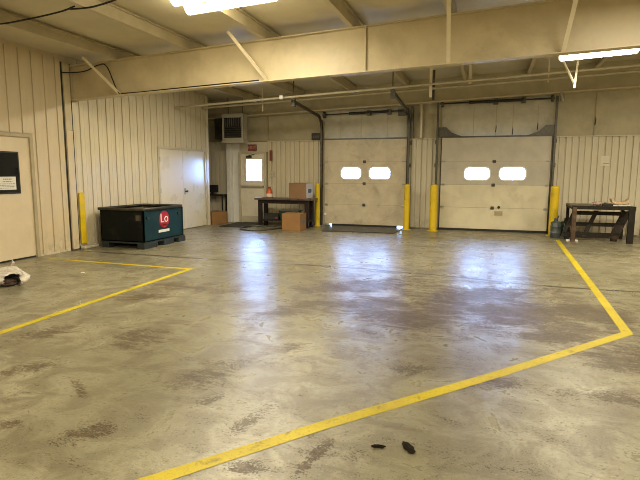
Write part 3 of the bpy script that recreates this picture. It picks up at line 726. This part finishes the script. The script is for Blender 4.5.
# ------------------------------------------------------------------ hopper
t = thing('self_dumping_hopper', 'dark green open steel hopper with a round red logo, by the left wall', 'hopper', (.68, 9.0, 0))
hx0, hx1, hy0, hy1, hz0, hz1 = .20, 1.22, 8.30, 9.66, .12, .75
w = .02
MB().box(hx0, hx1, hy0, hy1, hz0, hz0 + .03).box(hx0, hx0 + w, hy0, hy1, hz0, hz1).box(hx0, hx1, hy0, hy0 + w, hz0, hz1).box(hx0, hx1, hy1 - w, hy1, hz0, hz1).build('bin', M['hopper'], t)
side = MB().box(hx1 - w, hx1, hy0, hy1, hz0, hz1).build('side_panel', M['teal'], t)
MB().box(hx0 + w, hx0 + w + .004, hy0 + w, hy1 - w, hz0 + .03, hz1 - .02).box(hx0 + w, hx1 - w, hy1 - w - .004, hy1 - w, hz0 + .03, hz1 - .02).box(hx0 + w, hx1 - w, hy0 + w, hy1 - w, hz0 + .03, hz0 + .034).build('lining', M['rust'], t)
rm = loops_mesh([(hx0 - .03, hy0 - .03), (hx1 + .02, hy0 - .03), (hx1 + .03, hy0 - .02), (hx1 + .03, hy1 - .06), (hx1 - .04, hy1 + .03), (hx0 - .03, hy1 + .03)], [rect(hx0 + .03, hx1 - .03, hy0 + .03, hy1 - .03)], .05, lambda x, y, z: (x, y, hz1 + .022 + z))
rm.build('rim', M['rim'], t)
for x in (hx0 + .12, hx1 - .06):
    for y0, y1 in ((hy0 - .03, hy0 + .38), (hy0 + .62, hy1 - .40), (hy1 - .22, hy1 + .04)):
        MB().box(x - .08, x + .08, y0, y1, 0, .10).build('skid', M['skid'], t)
MB().box(hx0 + .02, hx1 + .015, hy0 - .02, hy1 + .02, .10, .13).build('base_frame', M['skid'], t)
for y in (hy0 + .02, hy1 - .05): MB().box(hx1, hx1 + .015, y, y + .03, hz0 + .02, hz1).build('corner_post', M['teal'], side)
MB().box(hx1, hx1 + .03, hy0 + .08, hy0 + .15, .58, .62).build('latch', M['rim'], t)
MB().box(hx1, hx1 + .03, hy1 - .22, hy1 - .14, .60, .65).build('latch', M['rim'], t)
MB().box(hx0 + .85, hx0 + .97, hy0 - .012, hy0, .55, .66).build('latch', M['rim'], t)
ly, lz = 8.97, .535
lg = MB().tube([(hx1 - .001, ly, lz), (hx1 + .004, ly, lz)], .175, 36).build('round_logo', M['red'], side)
text_mb('Lo', .26, lambda x, y, z: (hx1 + .006 + z, ly + x * 1.05, lz + .02 + y)).build('lettering', M['white'], lg)
mb = MB()
for k in range(7): mb.box(hx1 - .001, hx1 + .004, ly - .085 + k * .025, ly - .067 + k * .025, lz - .13, lz - .105)
mb.build('small_lettering', M['white'], lg)
mb = MB(); random.seed(5); y = 8.77
while y < 9.14:
    wd = random.uniform(.02, .04); mb.box(hx1 - .001, hx1 + .004, y, min(y + wd, 9.14), .275, .33); y += wd + .006
mb.build('caption_lettering', M['white'], side)
# ------------------------------------------------------------------ boxes, bench, jug
def carton(w, d, h, loc, rz, label, mat, side=None, extra=None):
    t = thing('cardboard_box', label, 'box', loc, rz)
    MB().box(-w / 2, w / 2, -d / 2, d / 2, 0, h - .006).build('body', M[mat], t, local=True, bevel=.006)
    for s in (-1, 1): MB().box(-w / 2, w / 2, (-d / 2 if s < 0 else .003), (-.003 if s < 0 else d / 2), h - .006, h).build('flap', M[mat], t, local=True)
    MB().box(-w / 2 - .001, w / 2 + .001, -.03, .03, h, h + .001).build('tape', M['tape'], t, local=True)
    if side: MB().box(w / 2, w / 2 + .003, -d / 2 + .01, d / 2 - .005, .01, h - .01).build('lit_side', M[side], t, local=True)  # pale face: light on that end put into its colour
    if extra: extra(t, w, d, h)
    return t
def blue_label(t, w, d, h): MB().poly_prism([(w / 2 + .004, y, z) for y, z in rrect(-.13, .15, h * .36, h * .62, .05)], (.002, 0, 0)).build('blue_label', M['blue'], t, local=True)
def black_mark(t, w, d, h):
    MB().poly_prism([(w / 2 + .001, y, z) for y, z in ((-.10, .19), (-.02, .16), (.10, .18), (.13, .26), (.03, .31), (-.09, .27))], (.002, 0, 0)).build('black_print', M['ink'], t, local=True)
    MB().poly_prism([(w / 2 + .0035, y, z) for y, z in ((-.03, .21), (.05, .21), (.06, .245), (-.02, .255))], (.001, 0, 0)).build('white_print', M['card'], t, local=True)
BZ = .80                                                       # bench top height
carton(.50, .52, .42, (2.69, 13.15, BZ), .0, 'brown cardboard box with one end coloured as brightly lit, standing on the workbench', 'card', 'cardside', blue_label)
carton(.52, .42, .45, (2.77, 12.42, 0), -.04, 'orange-brown cardboard box on the floor in front of the workbench', 'card2', None, black_mark)
carton(.56, .44, .36, (-.06, 13.27, 0), 1.22, 'orange-brown cardboard box on the floor at the alcove corner', 'card2')

t = thing('workbench', 'dark wooden workbench with a lower shelf against the back wall', 'workbench', (2.3, 13.3, 0))
bx0, bx1, by0, by1 = 1.42, 3.08, 12.86, 13.47
MB().box(bx0, bx1, by0, by1, BZ - .05, BZ).build('tabletop', M['benchtop'], t, bevel=.008)
MB().box(bx0 + .12, bx1 - .12, by0 + .08, by0 + .11, BZ - .15, BZ - .05).box(bx0 + .12, bx1 - .12, by1 - .11, by1 - .08, BZ - .15, BZ - .05).build('apron', M['wood'], t)
for x in (bx0 + .13, bx1 - .15):
    for y in (by0 + .12, by1 - .12): MB().box(x - .05, x + .05, y - .05, y + .05, 0, BZ - .05).build('leg', M['wood'], t, bevel=.005)
MB().box(bx0 + .1, bx1 - .12, by0 + .12, by1 - .12, .16, .20).build('shelf', M['wood'], t)
t = thing('storage_crate', 'dark crate on the lower shelf of the workbench, left end', 'crate', (1.85, 13.3, .2))
MB().box(1.64, 2.06, 13.04, 13.06, .201, .36).box(1.64, 2.06, 13.28, 13.30, .201, .36).box(1.64, 1.66, 13.06, 13.28, .201, .36).box(2.04, 2.06, 13.06, 13.28, .201, .36).build('sides', M['dark'], t)
MB().box(1.66, 2.04, 13.06, 13.28, .201, .215).build('bottom', M['dark'], t); MB().box(1.98, 2.04, 13.02, 13.04, .22, .27).build('red_tag', M['sign'], t)
t = thing('plastic_bin', 'dark green bin on the workbench shelf above the floor carton', 'bin', (2.4, 13.3, .2))
MB().hexa([(2.12, 13.04, .201), (2.08, 13.02, .44), (2.12, 13.3, .201), (2.08, 13.34, .44), (2.6, 13.04, .201), (2.64, 13.02, .44), (2.6, 13.3, .201), (2.64, 13.34, .44)]).build('tub', M['green'], t, bevel=.01)
MB().box(2.06, 2.66, 13.01, 13.36, .44, .46).build('lid', M['tank'], t)
jx, jy = 1.79, 13.06
t = thing('cleaner_jug', 'orange jug with a handle and pale label at the left end of the workbench', 'jug', (jx, jy, BZ))
MB().lathe([(.085, 0), (.092, .015), (.092, .13), (.085, .17), (.06, .215), (.034, .245), (.034, .265)], (jx, jy, BZ), 20).build('body', M['orange'], t, smooth=True)
MB().lathe([(.04, .262), (.04, .30), (.034, .305)], (jx, jy, BZ), 16).build('cap', M['sign'], t)
MB().tube([(jx + .03, jy - .02, BZ + .25), (jx + .085, jy - .04, BZ + .24), (jx + .10, jy - .045, BZ + .19), (jx + .088, jy - .04, BZ + .14)], .013, 8).build('handle', M['orange'], t, smooth=True)
MB().lathe([(.0935, .03), (.0935, .12)], (jx, jy, BZ), 20).build('label_band', M['label'], t)

# desk in the alcove
t = thing('alcove_desk', 'small dark desk standing inside the alcove behind the carton', 'desk', (-.5, 13.6, 0))
MB().box(-1.1, .03, 13.63, 13.92, .80, .84).build('desktop', M['dark'], t)
for x in (-1.05, -.01):
    for y in (13.66, 13.89): MB().box(x - .018, x + .018, y - .018, y + .018, 0, .80).build('leg', M['dark'], t)
MB().box(-1.02, -.64, 13.66, 13.89, .2, .80).build('pedestal', M['black'], t)
t = thing('desk_monitor', 'black equipment on the alcove desk, half hidden by the wall corner', 'monitor', (-.42, 13.6, .84))
MB().box(-.62, -.20, 13.74, 13.78, .90, 1.12).build('screen', M['black'], t, bevel=.008); MB().box(-.45, -.37, 13.75, 13.785, .85, .95).box(-.52, -.3, 13.68, 13.84, .841, .855).build('stand', M['black'], t)

# mats, plate, hose
o = MB().poly_prism([(.42, 13.84, .001), (1.40, 13.84, .001), (1.34, 12.52, .001), (.50, 12.52, .001)], (0, 0, .012)).build('door_mat', M['black'], loc=(.9, 13.2, 0)); tag(o, 'black rubber mat on the floor in front of the exit door', 'mat')
t = thing('dock_plate', 'dark steel dock plate on the floor in front of the tan overhead door', 'dock plate', (4.4, 13, 0))
MB().poly_prism([(3.22, 13.84, .0), (5.42, 13.84, .0), (5.38, 12.55, .0), (3.55, 12.40, .0)], (0, 0, .015)).build('plate', M['plate'], t)
MB().box(3.6, 5.35, 12.50, 12.54, .015, .02).build('lip', M['track'], t)
cable([(2.0, 13.05, .02), (1.7, 12.86, .02), (1.45, 12.72, .042), (1.30, 12.42, .038), (1.42, 12.0, .02), (1.75, 11.86, .02), (2.05, 11.98, .02), (2.2, 12.25, .02), (2.35, 12.75, .02), (2.5, 13.0, .02)], .022, 'dark hose looped on the floor in front of the workbench', 'track')['category'] = 'hose'

# ------------------------------------------------------------------ right side steel table and things on it
TZ = .80
tx0, tx1, ty0, ty1 = 9.34, 10.58, 12.42, 13.36
t = thing('steel_table', 'dark steel work table by the ribbed wall, right of the cream overhead door', 'table', (9.95, 12.9, 0))
MB().box(tx0, tx1, ty0, ty1, TZ - .035, TZ).build('tabletop', M['ttop'], t)
MB().box(tx0, tx1, ty0 - .012, ty0, TZ - .08, TZ).box(tx0 - .0, tx0 + .03, ty0, ty1, TZ - .08, TZ - .035).box(tx1 - .03, tx1, ty0, ty1, TZ - .08, TZ - .035).build('edge_rail', M['steel_dark'], t)
for x, y, w, m_ in ((tx0 + .055, ty0 + .02, .085, 'rustleg'), (tx1 - .07, ty0 + .02, .12, 'steel_dark'), (tx0 + .04, ty1 - .05, .06, 'steel_dark'), (tx1 - .05, ty1 - .05, .06, 'steel_dark')):
    lg = MB().box(x - w / 2, x + w / 2, y - .04, y + .04, .0, TZ - .035).build('leg', M[m_], t)
    if m_ == 'rustleg':
        lg['label'] = 'rusty brown leg'
        for dx in (-.09, .075): MB().box(x + dx - .035, x + dx + .035, y + .02, y + .10, 0, .035).build('foot_pad', M['pad'], t)
MB().box(tx0 + .1, tx1 - .1, ty1 - .08, ty1 - .05, .30, .34).build('back_rail', M['steel_dark'], t)
t = thing('lattice_frame', 'dark slanted lattice frame leaning under the steel table', 'frame', (9.9, 12.85, 0))
LY = 12.75
def L3(u, v): return (9.22 + u + v * .42, LY + .22 * v, .07 + v)      # u along, v up: sheared frame
def lbar(a, b, w, name): MB().bar(L3(*a), L3(*b), .04, w, (0, 1, 0) if False else (0, -1, .2)).build(name, M['steel_dark'], t)
for v, w in ((.05, .12), (.29, .085), (.54, .085)):
    MB().bar(L3(0, v), L3(1.12, v), .04, w).build('slat', M['steel_dark'], t)
for u, w in ((.0, .08), (.44, .09), (1.04, .19)):
    a, b = L3(u, 0), L3(u, .60)
    dx = w / 2
    MB().hexa([(a[0] - dx, a[1] - .02, a[2]), (b[0] - dx, b[1] - .02, b[2]), (a[0] - dx, a[1] + .02, a[2]), (b[0] - dx, b[1] + .02, b[2]), (a[0] + dx, a[1] - .02, a[2]), (b[0] + dx, b[1] - .02, b[2]), (a[0] + dx, a[1] + .02, a[2]), (b[0] + dx, b[1] + .02, b[2])]).build('upright', M['steel_dark'], t)
MB().box(9.28, 9.36, LY - .02, LY + .1, 0, .07).box(10.22, 10.34, LY - .02, LY + .1, 0, .07).build('foot', M['steel_dark'], t)
def lump(c, r, seed, amp=.25, sub=3):
    mb = MB(); bmesh.ops.create_icosphere(mb.bm, subdivisions=sub, radius=1)
    for v in mb.bm.verts:
        n = 1 + amp * mnoise.noise(v.co * 2.3 + Vector((seed, 0, 0))) + amp * .5 * mnoise.noise(v.co * 6 + Vector((0, seed, 0)))
        p = Vector((v.co.x * r[0], v.co.y * r[1], v.co.z * r[2])) * n
        p.z = max(p.z, -r[2] * .72); v.co = Vector(c) + p + Vector((0, 0, r[2] * .72))
    return mb
tag(lump((9.86, 12.62, TZ + .001), (.10, .09, .055), 3.1, .45).build('rag', M['pink'], loc=(9.86, 12.62, TZ)), 'crumpled pinkish rag in the middle of the steel table', 'rag')
t = thing('metal_block', 'small dark block on the steel table beside the pinkish rag', 'block', (10.05, 12.6, TZ))
MB().box(9.97, 10.16, 12.52, 12.68, TZ + .001, TZ + .05).build('block', M['dark'], t, bevel=.006); MB().tube([(10.02, 12.6, TZ + .05), (10.02, 12.6, TZ + .07)], .025, 10).build('stud', M['track'], t)
t = thing('paper_stack', 'flat pale papers on the right half of the steel table', 'papers', (10.3, 12.65, TZ))
MB().box(-.14, .14, -.10, .10, .001, .012).build('sheet', M['paper'], t, local=True); MB().box(-.05, .20, -.12, .08, .012, .02).build('sheet', M['paper'], t, local=True)
ins = [(-.15, .125), (-.12, .075), (-.06, .055), (.06, .055), (.12, .075), (.15, .115)]   # shallow tan dish with two raised ends
outs = [(.18, .11), (.165, .05), (.10, .01), (0, .001), (-.10, .01), (-.165, .05), (-.18, .12)]
mb = MB().poly_prism([(10.36 + x, 12.80, TZ + .021 + z) for x, z in ins + outs], (0, .22, 0))
tag(mb.build('curved_tray', M['tan'], loc=(10.36, 12.9, TZ)), 'tan curved dish with raised ends near the right end of the steel table', 'dish')

cx, cy = 9.11, 13.06
t = thing('gas_canister', 'blue-grey ribbed canister standing before the rightmost yellow bollard', 'canister', (cx, cy, 0))
MB().lathe([(.10, 0), (.112, .01), (.112, .10), (.118, .108), (.118, .118), (.112, .126), (.112, .25), (.118, .258), (.118, .268), (.112, .276), (.112, .34), (.10, .365), (.07, .385), (.045, .39)], (cx, cy, 0), 28).build('body', M['tank'], t, smooth=True)
MB().lathe([(.045, .385), (.045, .44), (.035, .46), (.01, .465)], (cx, cy, 0), 16).build('neck', M['tank'], t)
MB().tube([(cx + .02, cy, .44), (cx + .05, cy, .52)], .02, 8).build('spout', M['track'], t)
t = thing('garbage_bag', 'dark green bag slumped between the canister and the steel table', 'bag', (9.36, 13.6, 0))
lump((9.36, 13.58, .0), (.12, .11, .20), 7.7, .30, 4).build('sack', M['green'], t, smooth=True)
MB().tube([(9.36, 13.58, .28), (9.37, 13.58, .35), (9.40, 13.58, .42)], [.05, .02, .045], 10).build('tied_neck', M['green'], t)

# ------------------------------------------------------------------ trash at the left, crumbs
t = thing('plastic_bag', 'crumpled clear plastic bag on the floor by the left door', 'bag', (1.5, 5.05, 0))
mb = MB(); bmesh.ops.create_icosphere(mb.bm, subdivisions=4, radius=1)
for v in mb.bm.verts:
    n = 1 + .34 * mnoise.noise(v.co * 1.9 + Vector((4.2, 0, 0))) + .10 * mnoise.noise(v.co * 5)
    v.co = Vector((v.co.x * .24, v.co.y * .20, v.co.z * .13)) * n
    v.co.z = max(v.co.z, -.09) + .092
dele = [f for f in mb.bm.faces if (f.calc_center_median() - Vector((.17, -.13, .085))).length < .105]
bmesh.ops.delete(mb.bm, geom=dele, context='FACES')
bmesh.ops.rotate(mb.bm, verts=mb.bm.verts[:], cent=(0, 0, 0), matrix=Matrix.Rotation(.25, 3, 'Z'))
bag = mb.build('film', M['plastic'], t, local=True, smooth=True)
lump((1.52, 5.02, .005), (.15, .12, .055), 2.2, .3).build('contents', M['wood_trash'], t)
MB().tube([(1.45, 5.13, .13), (1.43, 5.17, .20), (1.46, 5.19, .27), (1.43, 5.2, .31)], [.04, .018, .02, .004], 7).build('twisted_end', M['plastic'], t)
def chip(c, L, W, rz, lab, m='chip', s=1.):
    tag_ = lump((0, 0, 0), (L, W, .02), s, .5).build('bark_chip' if m == 'chip' else 'paper_scrap', M[m], loc=(*c, .002), local=True)
    tag_.scale = (1, 1, .45)
    tag_.rotation_euler = (0, 0, rz); return tag(tag_, lab, 'debris')
chip((7.19, 2.64), .060, .024, 2.2, 'larger dark chip on the floor, right of a smaller dark chip', s=1.5)
chip((7.03, 2.60), .034, .012, .2, 'smaller dark chip on the floor, left of a larger dark chip', s=4.5)
chip((1.85, 6.01), .028, .02, .5, 'tiny white scrap on the floor inside the left yellow lines', 'paper', 2.5)

# ------------------------------------------------------------------ outside
MB().box(-25, 40, 14.21, 60, -.3, -.02).build('ground', M['ground'], kind=S)
w = bpy.data.worlds.new('overcast_sky'); scn.world = w; w.use_nodes = True
nt = w.node_tree; bg = nt.nodes['Background']; bg.inputs[0].default_value = (.27, .48, 1.0, 1); bg.inputs[1].default_value = 42

# ------------------------------------------------------------------ lamps (ceiling fluorescents in and out of view, plus added unseen fills)
def area(x, y, z, sx, sy, p, c=(1., .885, .66), rot=(0, 0, 0)):
    l = bpy.data.lights.new('ceiling_or_fill_lamp', 'AREA'); l.shape = 'RECTANGLE'; l.size = sx; l.size_y = sy; l.energy = p; l.color = c
    o = bpy.data.objects.new('ceiling_or_fill_lamp', l); col.objects.link(o); o.location = (x, y, z); o.rotation_euler = rot; return o
area(4.29, 6.04, 3.58, 1.2, .6, 85)
area(9.16, 9.6, 3.34, 1.1, .3, 90)
area(3.4, 9.6, 3.50, 2.4, .6, 130)  # added lamp hidden by the beam, evens the light on the far wall
area(9.6, 6.0, 3.72, 1.2, .6, 80)  # added lamp out of view, brightens the right part of the beam
area(13.2, 9.6, 3.75, 2.4, .6, 150)  # added lamp out of view to the right, fills the far wall
for x, y, p in ((1.4, -1.6, 170), (5.0, -1.6, 210), (9.8, -1.6, 170), (13.8, 3.5, 200), (7.5, -5.5, 170)): area(x, y, zr(x) - .12, 2.4, 1.6, p)

# ------------------------------------------------------------------ camera
cam = bpy.data.cameras.new('camera'); co = bpy.data.objects.new('camera', cam); col.objects.link(co)
r, u, f = Vector((.95051766, .31065103, .00348163)), Vector((-.04405107, .12367518, .99134452)), Vector((-.3075316, .94244384, -.13123995))
m = Matrix((r, u, -f)).transposed().to_4x4(); m.translation = (7.5372, 0, 1.5); co.matrix_world = m
cam.sensor_width = 36; cam.lens = 509.256 * 36 / 640; cam.clip_start = .05; cam.clip_end = 200
scn.camera = co
scn.view_settings.view_transform = 'Standard'
scn.view_settings.look = 'None'
scn.view_settings.exposure = .38
scn.cycles.filter_width = .9
